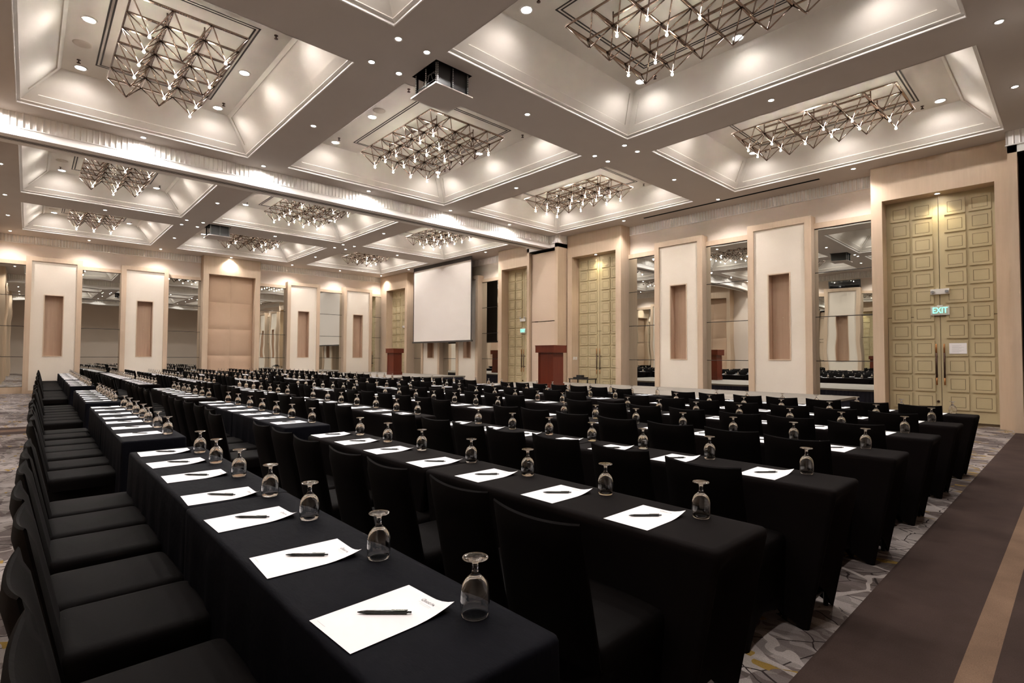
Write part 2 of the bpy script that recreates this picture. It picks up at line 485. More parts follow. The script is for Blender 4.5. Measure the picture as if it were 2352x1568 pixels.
def mirror_bay(which, s0, s1, label, group='tall wall mirrors in bays', dark=None):
    tf = wall_tf(which); t = 0.07
    r = empty('wall_mirror', tf((s0+s1)/2, 0.0, 0), 0, label, 'mirror', group)
    off = Vector(tf((s0+s1)/2, 0.0, 0))
    def put(b, name, mt):
        b.xf(tf); b.v = [tuple(Vector(p)-off) for p in b.v]
        return b.build(name, mt, r)
    z = [0.26, 1.38, 2.53, 3.69, 4.85]
    b = MB()
    for k in range(4):
        e = 0.004; b.quad((s0+e, t, z[k]+e), (s1-e, t, z[k]+e), (s1-e, t, z[k+1]-e), (s0+e, t, z[k+1]-e))
    put(b, 'mirror_pane', M['mirror'])
    b = MB()
    for zz in (1.38, 2.53, 3.69, 4.846):
        b = MB(); b.box(s0, t-0.01, zz-0.010, s1, t+0.006, zz+0.010)
        put(b, 'seam_strip', M['darkline'])
    b = MB(); b.box(s0, 0.0, 4.86, s1, t+0.03, 5.005); put(b, 'lintel_board', M['veneer'])
    b = MB(); b.box(s0, 0.0, 0.0, s1, t+0.03, 0.25); put(b, 'plinth_board', M['veneer'])
    b = MB(); b.box(s0, 0.0, 0.25, s1, t-0.012, 4.83)
    put(b, 'backing', M['black'])
    return r

def frieze(which, s0, s1, t=0.03):
    tf = wall_tf(which); b = MB()
    n = (0, 1, 0)
    flutes(b, (s0, t, 0), (s1, t, 0), 5.695, H, n)
    b.box(s0, 0, 5.675, s1, t+0.008, 5.695)
    b.xf(tf).build('wall_frieze', M['trimw'], kind='structure')

def portal(which, s, opening=(-0.98, 0.98), wl=1.2, wr=1.2, top=5.15, dp=0.55):
    tf = wall_tf(which); b = MB()
    b.box(s-wl, 0, 0, s+opening[0], dp, H); b.box(s+opening[1], 0, 0, s+wr, dp, H)
    b.box(s+opening[0], 0, top, s+opening[1], dp, H)
    b.xf(tf).build('wall_portal', M['veneer'], kind='structure')

door_n = [0]
def panel_door(which, s, handles=True):
    """double leaf with raised square panels, 13 rows, above and below a transom line"""
    tf = wall_tf(which); door_n[0] += 1; t = 0.16; hw = 0.98
    r = empty('door_%d' % door_n[0], tf(s, 0, 0)); r['kind'] = 'structure'
    off = Vector(tf(s, 0, 0))
    def put(b, name, mt, par=r):
        b.xf(tf); b.v = [tuple(Vector(p)-off) for p in b.v]
        return b.build(name, mt, par)
    cols = [(-0.895, -0.53), (-0.475, -0.105), (0.105, 0.47), (0.525, 0.895)]
    leaves = []
    for lo, hi, cc, name in ((-hw, -0.006, cols[:2], 'door_leaf'), (0.006, hw, cols[2:], 'door_leaf')):
        b = MB(); b.mi = 0
        b.box(s+lo, t-0.06, 0.06, s+hi, t, 5.16)
        for (a, c) in cc:
            for k in range(13):
                z0 = 4.68 - 0.3965*k; z1 = z0+0.345
                if z0 < 0.0: continue
                b.mi = 0
                b.box(s+a, t, z0, s+c, t+0.028, z1)
                b.mi = 1
                e = 0.055; q = 0.008
                for (xa, xb, za, zb) in ((a+e, c-e, z0+e, z0+e+q), (a+e, c-e, z1-e-q, z1-e), (a+e, a+e+q, z0+e, z1-e), (c-e-q, c-e, z0+e, z1-e)):
                    b.quad((s+xa, t+0.0285, za), (s+xb, t+0.0285, za), (s+xb, t+0.0285, zb), (s+xa, t+0.0285, zb))
        leaf = put(b, name, [M['door'], M['groove']]); leaves.append(leaf)
    b = MB(); b.box(s-hw, t, 2.402, s+hw, t+0.004, 2.416); b.box(s-0.005, t-0.02, 0.06, s+0.005, t+0.003, 2.40)
    b.box(s-hw, t-0.05, 0.0, s+hw, t-0.02, 0.06)
    b.box(s-hw, t, 0.06, s-hw+0.008, t+0.004, 2.40)
    put(b, 'door_seam', M['groove'])
    if handles:
        for x in (-0.07, 0.07):
            b = MB(); b.mi = 0; y = t+0.085
            b.tube((s+x, y, 1.02), (s+x, y, 1.58), 0.017, 10)
            for z in (1.08, 1.5): b.tube((s+x, t, z), (s+x, y, z), 0.012, 8)
            b.mi = 1
            b.tube((s+x, y, 0.86), (s+x, y, 1.02), 0.016, 10); b.tube((s+x, y, 1.58), (s+x, y, 1.78), 0.016, 10)
            put(b, 'door_handle', [M['bronze'], M['handle_tip']], leaves[0] if x < 0 else leaves[1])
        b = MB(); b.tube((s-0.06, t, 0.49), (s-0.06, t+0.03, 0.49), 0.025, 12); put(b, 'door_lock', M['bronze'], leaves[0])
    return r

def padded_door(which, s):
    tf = wall_tf(which); t = 0.2; hw = 0.98
    b = MB()
    zc = [0.12, 0.30, 1.47, 2.69, 3.92, 5.15]
    for (a, c) in ((-hw, 0.0), (0.0, hw)):
        for z0, z1 in zip(zc, zc[1:]):
            P = []
            for i in range(9):
                row = []
                for j in range(9):
                    u, v = i/8, j/8
                    e = min(u, 1-u)*(c-a); f = min(v, 1-v)*(z1-z0)
                    hgt = 0.035*min(1, (min(e, f)/0.05))**0.5
                    row.append((s+a+(c-a)*u, t+hgt, z0+(z1-z0)*v))
                P.append(row)
            b.grid(P)
    b.xf(tf).build('wall_padded_panel', M['pad'], kind='structure')

# right wall
R_PIL = [-5.54, -8.55]; R_PORT = [-2.14, -11.74]
F_PIL = [-22.33, -19.33]; F_PORT = [-15.66, -25.42]
plain_wall('wall_right', 'right', XL-0.1, XE+0.1, [(-0.78, 0.38, 5.53)])
plain_wall('wall_left', 'left', YB-0.1, YR+0.1)
plain_wall('wall_back', 'back', XL-0.1, XE+0.1)
b = MB(); b.quad((XE, YB-0.1, 0), (XE, YR+0.1, 0), (XE, YR+0.1, H+0.05), (XE, YB-0.1, H+0.05)); b.build('wall_end', M['cream'], kind='structure')
for which, name in (('right', 'stage wall'), ('back', 'rear wall')):
    for s in R_PIL + F_PIL: pilaster(which, s)
    for i, s in enumerate(R_PORT + F_PORT):
        if i == 3:
            portal(which, s, wl=XL-s and (s-XL), wr=1.2)
        else:
            portal(which, s)
        if which == 'right': panel_door(which, s, handles=True)
        else: padded_door(which, s)
    bays = [(-4.715, -3.34, 'between the EXIT door and the nearest niche pilaster'), (-7.725, -6.365, 'between the two niche pilasters of the near half'),
            (-10.54, -9.375, 'between niche pilaster and the door behind the lectern'),
            (-18.505, -16.86, 'beside the raised screen and the second EXIT door'), (-21.505, -20.155, 'under the projection screen between two pilasters'),
            (-24.22, -23.155, 'behind the far edge of the projection screen')]
    for (a, c, tx) in bays:
        lab = ('tall four-pane mirror ' + tx) if which == 'right' else ('tall four-pane mirror on rear wall ' + ' '.join(tx.split()[-4:]))
        mirror_bay(which, a, c, lab)
    for (a, c) in ((-10.54, -3.34), (-24.22, -16.86)): frieze(which, a, c)
# left wall
L_PIL = [0.68, 3.58, 10.26, 13.22]
for s in L_PIL: pilaster('left', s)
portal('left', 6.88); padded_door('left', 6.88)
for (a, c, tx) in ((YB, -0.145, 'at the corner beside the first niche pilaster'), (1.505, 2.755, 'between the first two niche pilasters'), (4.405, 5.68, 'just before the padded panel portal'),
                   (8.08, 9.435, 'just after the padded panel portal'), (11.085, 12.395, 'reflecting the projection screen'), (14.045, 14.72, 'in the corner by the dark lectern')):
    mirror_bay('left', a, c, 'tall four-pane mirror on far wall ' + tx)
for (a, c) in ((YB, 5.68), (8.08, 14.9)): frieze('left', a, c)
# control room window on rear wall
b = MB(); b.box(-9.24, 0.0, 5.16, -7.76, 0.06, 5.62); b.mi = 1; b.quad((-9.19, 0.065, 5.2), (-7.81, 0.065, 5.2), (-7.81, 0.065, 5.58), (-9.19, 0.065, 5.58))
b.xf(wall_tf('back')).build('window_1', [M['blackmetal'], M['glasswin']], kind='structure')

# ------------------------------------------------------------------ partition beams and pockets
def beam(x0, x1):
    b = MB(); b.mi = 0
    z0, z1 = 5.53, 5.675
    for x, nx in ((x0, -1), (x1, 1)):
        flutes(b, (x, YB, 0), (x, 14.23, 0), z1+0.02, H, (nx, 0, 0))
        b.box(x-0.012 if nx > 0 else x+0.012, YB, z1, x+nx*0.015, 14.23, z1+0.02)
        b.box(x-0.09*nx, YB, z0, x+nx*0.006, 14.23, z1)
    b.box(x0+0.02, YB, z0+0.006, x1-0.02, 14.23, H)
    b.box(x0+0.09, YB, z0-0.004, x0+0.19, 14.23, z0+0.02); b.box(x1-0.19, YB, z0-0.004, x1-0.09, 14.23, z0+0.02)
    b.mi = 1
    c = (x0+x1)/2
    b.box(c-0.085, YB, z0-0.001, c+0.085, 14.23, z0+0.03)
    b.mi = 0
    b.box(c-0.05, YB, z0-0.003, c-0.035, 14.23, z0+0.02); b.box(c+0.035, YB, z0-0.003, c+0.05, 14.23, z0+0.02)
    b.build('ceiling_partition_beam', [M['trimw'], M['darkline']], kind='structure')
beam(-13.97, -13.40)
beam(-0.33, 0.22)

def pocket(xa, xb, inner, filled):
    """partition stacking pocket: xa..xb outer, inner opening"""
    y0 = 14.23
    b = MB()
    b.box(xa, y0, 0, inner[0], YR, 5.68); b.box(inner[1], y0, 0, xb, YR, 5.68)
    b.build('wall_pocket_jamb', M['veneer'], kind='structure')
    b = MB(); t = 0.02
    b.box(xa, y0, 5.53, xb, YR, H)
    flutes(b, (xa, y0-t, 0), (xb, y0-t, 0), 5.695, H, (0, -1, 0))
    flutes(b, (xa-t, y0, 0), (xa-t, YR-0.55, 0), 5.695, H, (-1, 0, 0))
    flutes(b, (xb+t, y0, 0), (xb+t, YR-0.55, 0), 5.695, H, (1, 0, 0))
    b.box(xa-t-0.008, y0-t-0.008, 5.675, xb+t+0.008, YR-0.55, 5.695)
    b.build('wall_pocket_frieze', M['trimw'], kind='structure')
    b = MB()
    b.box(inner[0], YR-0.02, 0, inner[1], YR, 5.53)
    b.box(inner[0], y0+0.30, 0, inner[0]+0.02, YR, 5.53); b.box(inner[1]-0.02, y0+0.30, 0, inner[1], YR, 5.53)
    b.box(inner[0], y0+0.02, 5.50, inner[1], YR, 5.53)
    b.build('wall_pocket_recess', M['black'], kind='structure')
    if filled:
        d = empty('door_9', ((inner[0]+inner[1])/2, y0+0.12, 0)); d['kind'] = 'structure'
        hw = (inner[1]-inner[0])/2
        b = MB()
        b.box(-hw+0.04, 0, 0.02, hw-0.09, 0.06, 2.80); b.box(-hw+0.04, 0, 2.83, hw-0.09, 0.06, 5.44)
        b.box(hw-0.075, 0, 0.02, hw-0.005, 0.05, 5.44)
        b.build('door_panel', M['pad2'], d)
M['pad2'] = varied('partition_panel_fabric', (0.60, 0.46, 0.345), (0.63, 0.485, 0.365), 30, 0.8)
pocket(-14.60, -12.98, (-14.48, -13.13), True)
pocket(-0.92, 0.52, (-0.78, 0.38), False)

# screen slot in the ceiling of the near half, beside the stage wall
b = MB(); b.box(-9.52, 14.53, H-0.012, -4.39, 14.60, H+0.01)
tag(b.build('screen_slot', M['black']), 'long black slot in the ceiling hiding a rolled screen near the EXIT door', 'ceiling slot')

# ------------------------------------------------------------------ coffers: fittings
ordn = ['first', 'second', 'third', 'fourth', 'fifth', 'sixth', 'seventh']
colname = ['column by the far wall', 'column beyond the partition beam', 'column before the partition beam', 'column closest to the camera']
rowname = ['rear-wall row', 'middle row', 'stage-side row']
CELL = 0.4945; ZG = 6.373; ZA = 6.03
LITC = {(2, 0): [(0, 2), (1, 1), (1, 2), (2, 0), (2, 1), (3, 0), (3, 1), (3, 2), (4, 0), (5, 0), (5, 1), (5, 2)], (2, 1): [(0, 0), (0, 1), (0, 2), (0, 3), (1, 0), (1, 1), (1, 3), (2, 0), (2, 1), (3, 1), (3, 2), (4, 0), (4, 1), (5, 0), (5, 3)], (3, 1): [(0, 2), (1, 0), (1, 2), (1, 3), (2, 0), (2, 1), (3, 1), (4, 0), (5, 1)], (3, 2): [(0, 0), (0, 1), (1, 0), (1, 1), (2, 1), (3, 0), (3, 1), (4, 0), (4, 1), (5, 1), (5, 2)], (2, 2): [(0, 0), (0, 1), (0, 2), (1, 0), (1, 1), (2, 1), (2, 2), (3, 0), (3, 1), (4, 0), (4, 1), (4, 2), (5, 0), (5, 1), (5, 2)], (1, 0): [(0, 1), (1, 0), (1, 1), (1, 2), (2, 1), (2, 2), (5, 1), (5, 2)], (1, 1): [(0, 0), (0, 1), (0, 2), (0, 3), (1, 0), (1, 1), (1, 2), (1, 3), (2, 0), (2, 1), (2, 2), (3, 0), (3, 3), (5, 0), (5, 2), (5, 3)], (1, 2): [(0, 1), (0, 2), (1, 0), (1, 2), (2, 0), (2, 1), (2, 2), (3, 0), (3, 1), (3, 2), (4, 0), (4, 1), (4, 2), (5, 0), (5, 2)], (0, 0): [(0, 0), (0, 1), (0, 2), (2, 2), (4, 0), (4, 1)], (0, 1): [(1, 0), (1, 2), (1, 3), (3, 0), (3, 2), (3, 3), (4, 2), (4, 3)], (0, 2): [(1, 2), (2, 0), (2, 1), (2, 2), (4, 0)]}
LIT = {3: {0: (0, 1, 3, 4), 1: (0, 1, 2, 3, 4, 5), 2: (0, 5)},
       4: {0: (0, 1, 2, 4, 5), 1: (0, 1, 2, 4), 2: (0, 2, 3, 4), 3: (0, 1, 5)}}
def chandelier_meshes(nx, ny):
    b = MB(); X0 = -nx*CELL/2; Y0 = -ny*CELL/2; z = ZG-HU; za = ZA-HU
    def bar(p, q, wd, ht):   # flat rectangular tube
        p = Vector(p); q = Vector(q); d = (q-p).normalized(); s_ = Vector((-d.y, d.x, 0))*wd/2; u = Vector((0, 0, ht/2))
        b.loft([[p-s_-u, p+s_-u, p+s_+u, p-s_+u], [q-s_-u, q+s_-u, q+s_+u, q-s_+u]], True, True, sm=False)
    for j in range(ny+1): bar((X0, Y0+j*CELL, z), (X0+nx*CELL, Y0+j*CELL, z), 0.024, 0.022)
    for i in range(nx+1): bar((X0+i*CELL, Y0, z), (X0+i*CELL, Y0+ny*CELL, z), 0.042, 0.022)
    frame = b.mesh('chandelier_frame', M['tube'])
    b = MB()
    for i in range(nx):
        for j in range(ny):
            ap = (X0+(i+.5)*CELL, Y0+(j+.5)*CELL, za)
            for (di, dj) in ((0, 0), (1, 0), (0, 1), (1, 1)):
                b.tube((X0+(i+di)*CELL, Y0+(j+dj)*CELL, z), ap, 0.0105, 5)
            b.lathe([(0, -0.014), (0.012, -0.006), (0.012, 0.006), (0, 0.014)], 8, ap)
    pyr = b.mesh('pyramid_struts', M['tube'])
    b = MB()
    for i in range(1, nx, 2):
        for j in (1, ny-1):
            b.tube((X0+i*CELL, Y0+j*CELL, z), (X0+i*CELL, Y0+j*CELL, 0), 0.012, 6)
    for j in (1, ny-1): bar((X0+CELL, Y0+j*CELL, -0.07), (X0+(nx-1)*CELL, Y0+j*CELL, -0.07), 0.03, 0.03)
    hang = b.mesh('hanger_rods', M['tube'])
    return frame, pyr, hang
_ch = {}
b = MB(); b.lathe([(0, 0.012), (0.010, 0.010), (0.010, -0.002), (0.018, -0.010), (0.020, -0.022), (0.013, -0.036), (0, -0.041)], 12)
bulb_me = b.mesh('bulb', M['glow_c'])
b = MB(); b.lathe([(0.075, 0.0), (0.105, -0.004), (0.105, -0.010), (0.078, -0.014), (0.075, 0.0)], 28)
ring_me = b.mesh('trim_ring', M['trimw'])
b = MB(); b.lathe([(0, -0.018), (0.05, -0.014), (0.076, -0.004)], 24)
lens_me = b.mesh('lens', M['glow_w'])
b = MB(); b.lathe([(0, -0.006), (0.03, -0.005), (0.042, -0.001)], 20)
lens_s = b.mesh('small_lens', M['glow_w'])
b = MB(); b.lathe([(0.042, 0.0), (0.065, -0.004), (0.065, -0.008), (0.044, -0.008)], 24)
ring_s = b.mesh('small_trim_ring', M['trimw'])
b = MB(); b.lathe([(0, -0.012), (0.10, -0.012), (0.125, -0.006), (0.13, 0)], 32)
speaker_me = b.mesh('speaker_grille', varied('speaker_cloth', (0.60, 0.53, 0.45), (0.58, 0.51, 0.43), 200, 0.8))
b = MB(); b.lathe([(0.03, 0), (0.03, -0.006), (0.008, -0.008), (0.008, -0.03), (0.014, -0.035), (0.006, -0.05), (0.0, -0.05)], 12)
b.lathe([(0, -0.052), (0.03, -0.052), (0.03, -0.056), (0, -0.056)], 12)
b.tube((-0.012, 0, -0.03), (-0.012, 0, -0.054), 0.003, 4); b.tube((0.012, 0, -0.03), (0.012, 0, -0.054), 0.003, 4)
sprk_me = b.mesh('sprinkler_head', M['bronze'])

def downlight(x, y, z, label, group, power, big=True, spot=110, blend=0.7, rad=0.05):
    r = empty('downlight', (x, y, z), 0, label, 'ceiling light', group)
    inst('trim_ring', ring_me if big else ring_s, r)
    inst('lens', lens_me if big else lens_s, r)
    lamp('SPOT', 'lamp', (0, 0, -0.04), power, C_DOWN, rad, r, spot=spot, blend=blend)
    return r

for ci, (x0, x1) in enumerate(COLS):
    for ri, (y0, y1) in enumerate(ROWS):
        coffer(x0, x1, y0, y1)
        cx, cy = (x0+x1)/2, (y0+y1)/2
        nx = 5 if ci == 0 else 6; ny = (3, 4, 3)[ri]
        where = f'{rowname[ri]}, {colname[ci]}'
        if (nx, ny) not in _ch: _ch[(nx, ny)] = chandelier_meshes(nx, ny)
        fr, py, hg = _ch[(nx, ny)]
        r = empty('chandelier', (cx, cy, HU), 0, f'bronze space-frame chandelier in the ceiling coffer, {where}', 'chandelier', 'space-frame chandeliers in the coffers')
        inst('top_frame', fr, r); inst('pyramid_struts', py, r); inst('hanger_rods', hg, r)
        lit = LITC.get((ci, ri)) or [(i, j) for j, row in LIT[ny].items() for i in row]
        for (i, j) in lit:
            if True:
                p = (-nx*CELL/2+(i+.5)*CELL, -ny*CELL/2+(j+.5)*CELL, ZA-HU-0.02)
                inst('bulb', bulb_me, r, p)
                lamp('POINT', 'bulb_light', (p[0], p[1], p[2]-0.02), POW_BULB, C_BULB, 0.012, r)
        # slot diffuser ring
        hx, hy = nx*CELL/2+0.065, ny*CELL/2+0.17
        b = MB()
        for o_ in (0.0, 0.055):
            ax, ay = hx-o_, hy-o_; wd = 0.024
            for (a0, b0, a1, b1) in ((-ax, -ay, ax, -ay+wd), (-ax, ay-wd, ax, ay), (-ax, -ay, -ax+wd, ay), (ax-wd, -ay, ax, ay)):
                b.box(a0, b0, -0.004, a1, b1, 0.004)
        tag(b.build('slot_diffuser', M['darkline'], loc=(cx, cy, HU)), f'dark double-slot air diffuser ring around the chandelier, {where}', 'air diffuser', 'slot diffusers around the chandeliers')
        dy = {0: 1.10, 1: 1.475, 2: 1.19}[ri]; dx = 1.83 if nx == 6 else 1.44
        for sx in (-1, 0, 1):
            for sy in (-1, 1):
                nm = {-1: 'far-wall end', 0: 'middle', 1: 'camera end'}[sx] + (' stage side' if sy > 0 else ' rear side')
                downlight(cx+sx*dx, cy+sy*dy, HU, f'round coffer downlight, {nm}, {where}', 'round downlights inside the coffers', POW_COFF, True, 168, 0.45, 0.06)
        for sx in (-1, 1):
            for sy in (-1, 1):
                o = inst('sprinkler_head', sprk_me, None, (cx+sx*(1.54 if nx == 6 else 1.3), cy+sy*(dy+0.04), HU))
                nm = ('camera-end' if sx > 0 else 'far-end') + (' stage-side' if sy > 0 else ' rear-side')
                tag(o, f'small dark sprinkler head, {nm} corner of coffer, {where}', 'sprinkler', 'sprinkler heads in the coffers')
        spx, spy = [(-0.89, -1.13), (0.35, -1.5), (-0.6, 1.2)][ri]
        if ci == 3 and ri == 1: spx, spy = -0.28, 1.4
        tag(inst('ceiling_speaker', speaker_me, None, (cx+spx, cy+spy, HU)), f'round flush ceiling speaker grille in the coffer, {where}', 'speaker', 'round ceiling speakers')

# beam downlights
XC = [-20.56, -6.93]; YC = [4.02, 9.50]
for i, x in enumerate(XC):
    for j, y in enumerate(YC):
        for sx in (-1, 1):
            for sy in (-1, 1):
                nm = ('camera-end' if sx > 0 else 'far-end') + (' stage-side' if sy > 0 else ' rear-side')
                half = ('far half', 'near half')[i]
                downlight(x+sx*0.40, y+sy*0.24, H, f'{nm} downlight of the cluster of four at {("rear", "stage-side")[j]} beam crossing, {half}', 'downlights clustered at beam crossings', POW_DOWN, False, 95, 0.5, 0.03)
singles = []
for y in YC:
    for x in (-26.40, -23.55, -17.30, -13.15, -10.17, -3.61, -0.66): singles.append((x, y))
for y in (-0.60, 14.37):
    for x in (-26.40, -23.50, -20.56, -17.30, -13.15 if y < 0 else -13.16, -10.17, -6.94, -3.60, -0.66):
        if y > 14 and x in (-20.56, -13.16): continue
        singles.append((x, y))
for x in (-26.40, -20.56, -13.15, -6.93, -0.66):
    for y in (1.65, 6.75, 11.97): singles.append((x, y))
def xname(x):
    return {-26.40: 'along the far wall', -23.55: 'over far column of coffers', -23.50: 'over far column of coffers', -20.56: 'on the far half centre beam', -17.30: 'over second column of coffers', -13.15: 'beside the fluted partition beam',
            -13.16: 'beside the fluted partition beam', -10.17: 'over third column of coffers', -6.93: 'on the near half centre beam', -6.94: 'on the near half centre beam', -3.61: 'over near column of coffers', -3.60: 'over near column of coffers', -0.66: 'on the strip over the brown aisle'}[x]
def yname(y):
    return {-0.60: 'by rear wall', 14.37: 'by stage wall', 4.02: 'on rear cross beam', 9.50: 'on stage-side cross beam', 1.65: 'level with rear-row coffers', 6.75: 'level with middle-row coffers', 11.97: 'level with stage-row coffers'}[y]
for (x, y) in singles:
    if x == -6.94 and y > 14: pass
    downlight(x, y, H, f'single recessed downlight {xname(x)}, {yname(y)}', 'single recessed downlights in the beams', POW_DOWN*(0.75 if x in (-13.15,) else 1.0), False, 165 if x in (-13.15,) else 125, 0.6 if x in (-13.15,) else 0.9, 0.03)
for (x, tx) in ((-2.12, 'over the door with the lit EXIT sign'), (-11.75, 'over the door behind the side table')):
    r = empty('downlight', (x, 14.90, 5.15), 0, f'small warm downlight in the portal soffit {tx}', 'ceiling light', 'portal soffit downlights')
    inst('trim_ring', ring_s, r); inst('lens', b_ if False else lens_s, r)
    lamp('SPOT', 'lamp', (0, 0, -0.03), 30, (1.0, 0.90, 0.62), 0.02, r, spot=100, blend=0.8)

# ------------------------------------------------------------------ projector lifts
def lift(x0, y0, x1, y1, label):
    cx, cy = (x0+x1)/2, (y0+y1)/2; hx, hy = (x1-x0)/2-0.01, (y1-y0)/2-0.01
    r = empty('projector_lift', (cx, cy, H), 0, label, 'projector lift', 'projector lifts hanging from the ceiling')
    zb = 5.62-H
    b = MB(); b.box(-hx-0.02, -hy-0.02, zb-0.012, hx+0.02, hy+0.02, zb+0.006); b.build('closing_plate', M['ceilplate'], r)
    b = MB()
    for (a, c) in ((-1, -1), (1, -1), (-1, 1), (1, 1)):
        b.box(a*(hx-0.05)-0.018, c*(hy-0.05)-0.018, zb, a*(hx-0.05)+0.018, c*(hy-0.05)+0.018, 0.1)
    b.box(hx-0.05, -0.015, zb, hx-0.035, 0.015, 0.1); b.box(-0.015, -hy+0.035, zb, 0.015, -hy+0.05, 0.1)
    b.box(hx-0.075, -hy+0.05, zb+0.02, hx-0.06, hy-0.05, 0.1)          # side sheet facing the camera end
    b.box(-hx+0.06, hy-0.065, zb+0.02, hx-0.06, hy-0.05, 0.1)
    for z in (zb+0.03, zb+0.06, zb+0.10): b.box(-hx+0.04, -hy+0.04, z, hx-0.03, -hy+0.055, z+0.012); 
    b.box(-hx+0.03, -hy+0.03, zb+0.006, hx-0.03, hy-0.03, zb+0.03)
    b.build('rack_frame', M['blackmetal'], r)
    b = MB()
    for (px, py) in ((hx-0.031, -hy+0.05), (hx-0.031, 0.0), (hx-0.031, hy-0.05), (-hx+0.05, -hy+0.031), (0.0, -hy+0.031), (hx-0.05, -hy+0.031)):
        for k in range(11):
            z = zb+0.04+k*0.03
            b.box(px-0.005, py-0.005, z, px+0.005, py+0.005, z+0.011)
    b.build('mounting_rail_dots', M['plate_white'], r)
    b = MB(); b.box(-0.2, -0.17, zb+0.03, 0.2, 0.15, zb+0.16); b.tube((-0.08, -0.17, zb+0.10), (-0.08, -0.23, zb+0.10), 0.045, 16)
    b.build('projector_body', M['grey'], r)
    b = MB()
    for k in range(4):
        pts = [(-0.2+0.1*k, -0.12, zb+0.16), (-0.24+0.13*k, -0.2, zb+0.24), (-0.1+0.06*k, -0.22, zb+0.31), (-0.05+0.08*k, -0.1, 0.05)]
        b.path(pts, 0.007, 6)
    b.build('cable', M['grey2'], r)
    return r
M['ceilplate'] = M['ceil']
M['grey2'] = mat('grey_cable', (0.09, 0.085, 0.08), 0.5)
lift(*HATCH[0], 'black projector lift lowered from the beam crossing in the near half')
lift(*HATCH[1], 'black projector lift lowered from the beam crossing beyond the partition beam')

# ------------------------------------------------------------------ screen
r = empty('projection_screen', (-20.73, 14.45, 2.17), 0, 'large white projection screen lowered in front of the stage wall', 'projection screen')
hw = 2.40; ht = 3.68
b = MB(); b.box(-hw+0.06, -0.012, 0.05, hw-0.06, -0.008, ht-0.05); b.build('screen_fabric', M['screen'], r)
b = MB()
b.box(-hw, -0.006, 0.0, hw, 0.0, ht+0.12)
for (x0, x1, z0, z1) in ((-hw, -hw+0.06, 0.0, ht), (hw-0.06, hw, 0.0, ht), (-hw, hw, ht-0.05, ht+0.12)): b.box(x0, -0.013, z0, x1, -0.006, z1)
b.build('black_border', M['screenborder'], r)
b = MB(); b.box(-hw-0.05, -0.035, -0.03, hw+0.05, 0.02, 0.05); b.build('bottom_bar', M['silver'], r)

# ------------------------------------------------------------------ stages
def stage(x0, x1, y0, y1, z, label, nx, ny):
    r = empty('stage_platform', ((x0+x1)/2, (y0+y1)/2, 0), 0, label, 'stage', 'low stage platforms')
    hx, hy = (x1-x0)/2, (y1-y0)/2
    b = MB()
    for i in range(nx):
        for j in range(ny):
            ax, bx_ = -hx+2*hx*i/nx, -hx+2*hx*(i+1)/nx; ay, by_ = -hy+2*hy*j/ny, -hy+2*hy*(j+1)/ny
            b.box(ax+0.006, ay+0.006, z-0.05, bx_-0.006, by_-0.006, z)
    b.build('deck', M['stage'], r)
    b = MB(); P = []
    per = []
    def side(p, q, n):
        for k in range(n):
            t = k/n; per.append((p[0]+(q[0]-p[0])*t, p[1]+(q[1]-p[1])*t))
    c = [(-hx, -hy), (hx, -hy), (hx, hy), (-hx, hy)]
    for k in range(4):
        p, q = c[k], c[(k+1) % 4]; L = math.dist(p, q); side(p, q, int(L/0.05))
    rings = []
    for zz, amp in ((z-0.03, 0.0), (z-0.1, 0.010), (0.01, 0.016)):
        ring = []
        for k, (px, py) in enumerate(per):
            d = Vector((px, py)); n2 = Vector((1 if abs(abs(px)-hx) < 1e-3 and px > 0 else (-1 if abs(abs(px)-hx) < 1e-3 else 0), 1 if abs(abs(py)-hy) < 1e-3 and py > 0 else (-1 if abs(abs(py)-hy) < 1e-3 else 0)))
            o_ = -0.02 + amp*(1 if k % 2 else -1)
            ring.append((px+n2.x*o_, py+n2.y*o_, zz))
        rings.append(ring)
    b.loft(rings, sm=False)
    b.build('skirt_cloth', M['skirt'], r)
stage(-13.0, -3.4, 9.9, 13.6, 0.60, 'low grey stage with navy skirt in front of the near doors and mirrors', 4, 3)
stage(-25.8, -17.9, 10.2, 13.8, 0.65, 'low grey stage with navy skirt under the projection screen', 4, 3)

def lectern(x, y, z, rz, label):
    r = empty('lectern', (x, y, z), rz, label, 'lectern', 'mahogany lecterns on the stages')
    b = MB(); b.box(-0.30, -0.22, 0.0, 0.30, 0.22, 0.14); b.box(-0.275, -0.20, 0.14, 0.275, 0.20, 0.97)
    b.box(-0.278, -0.215, 0.14, -0.235, -0.19, 0.97); b.box(0.235, -0.215, 0.14, 0.278, -0.19, 0.97)
    b.build('body', M['mahog'], r)
    b = MB(); b.box(-0.345, -0.26, 0.97, 0.345, 0.26, 1.15)
    b.box(-0.30, -0.265, 0.995, 0.30, -0.255, 1.00); b.box(-0.30, -0.265, 1.115, 0.30, -0.255, 1.12)
    k = len(b.v); b.box(-0.35, -0.27, 1.15, 0.35, 0.265, 1.17)
    b.build('top', M['mahog'], r)
    return r
lectern(-9.86, 10.54, 0.60, 0, 'reddish mahogany lectern on the near stage in front of the partition pocket')
lectern(-20.9, 12.1, 0.65, 0, 'dark mahogany lectern on the far stage left of the projection screen')

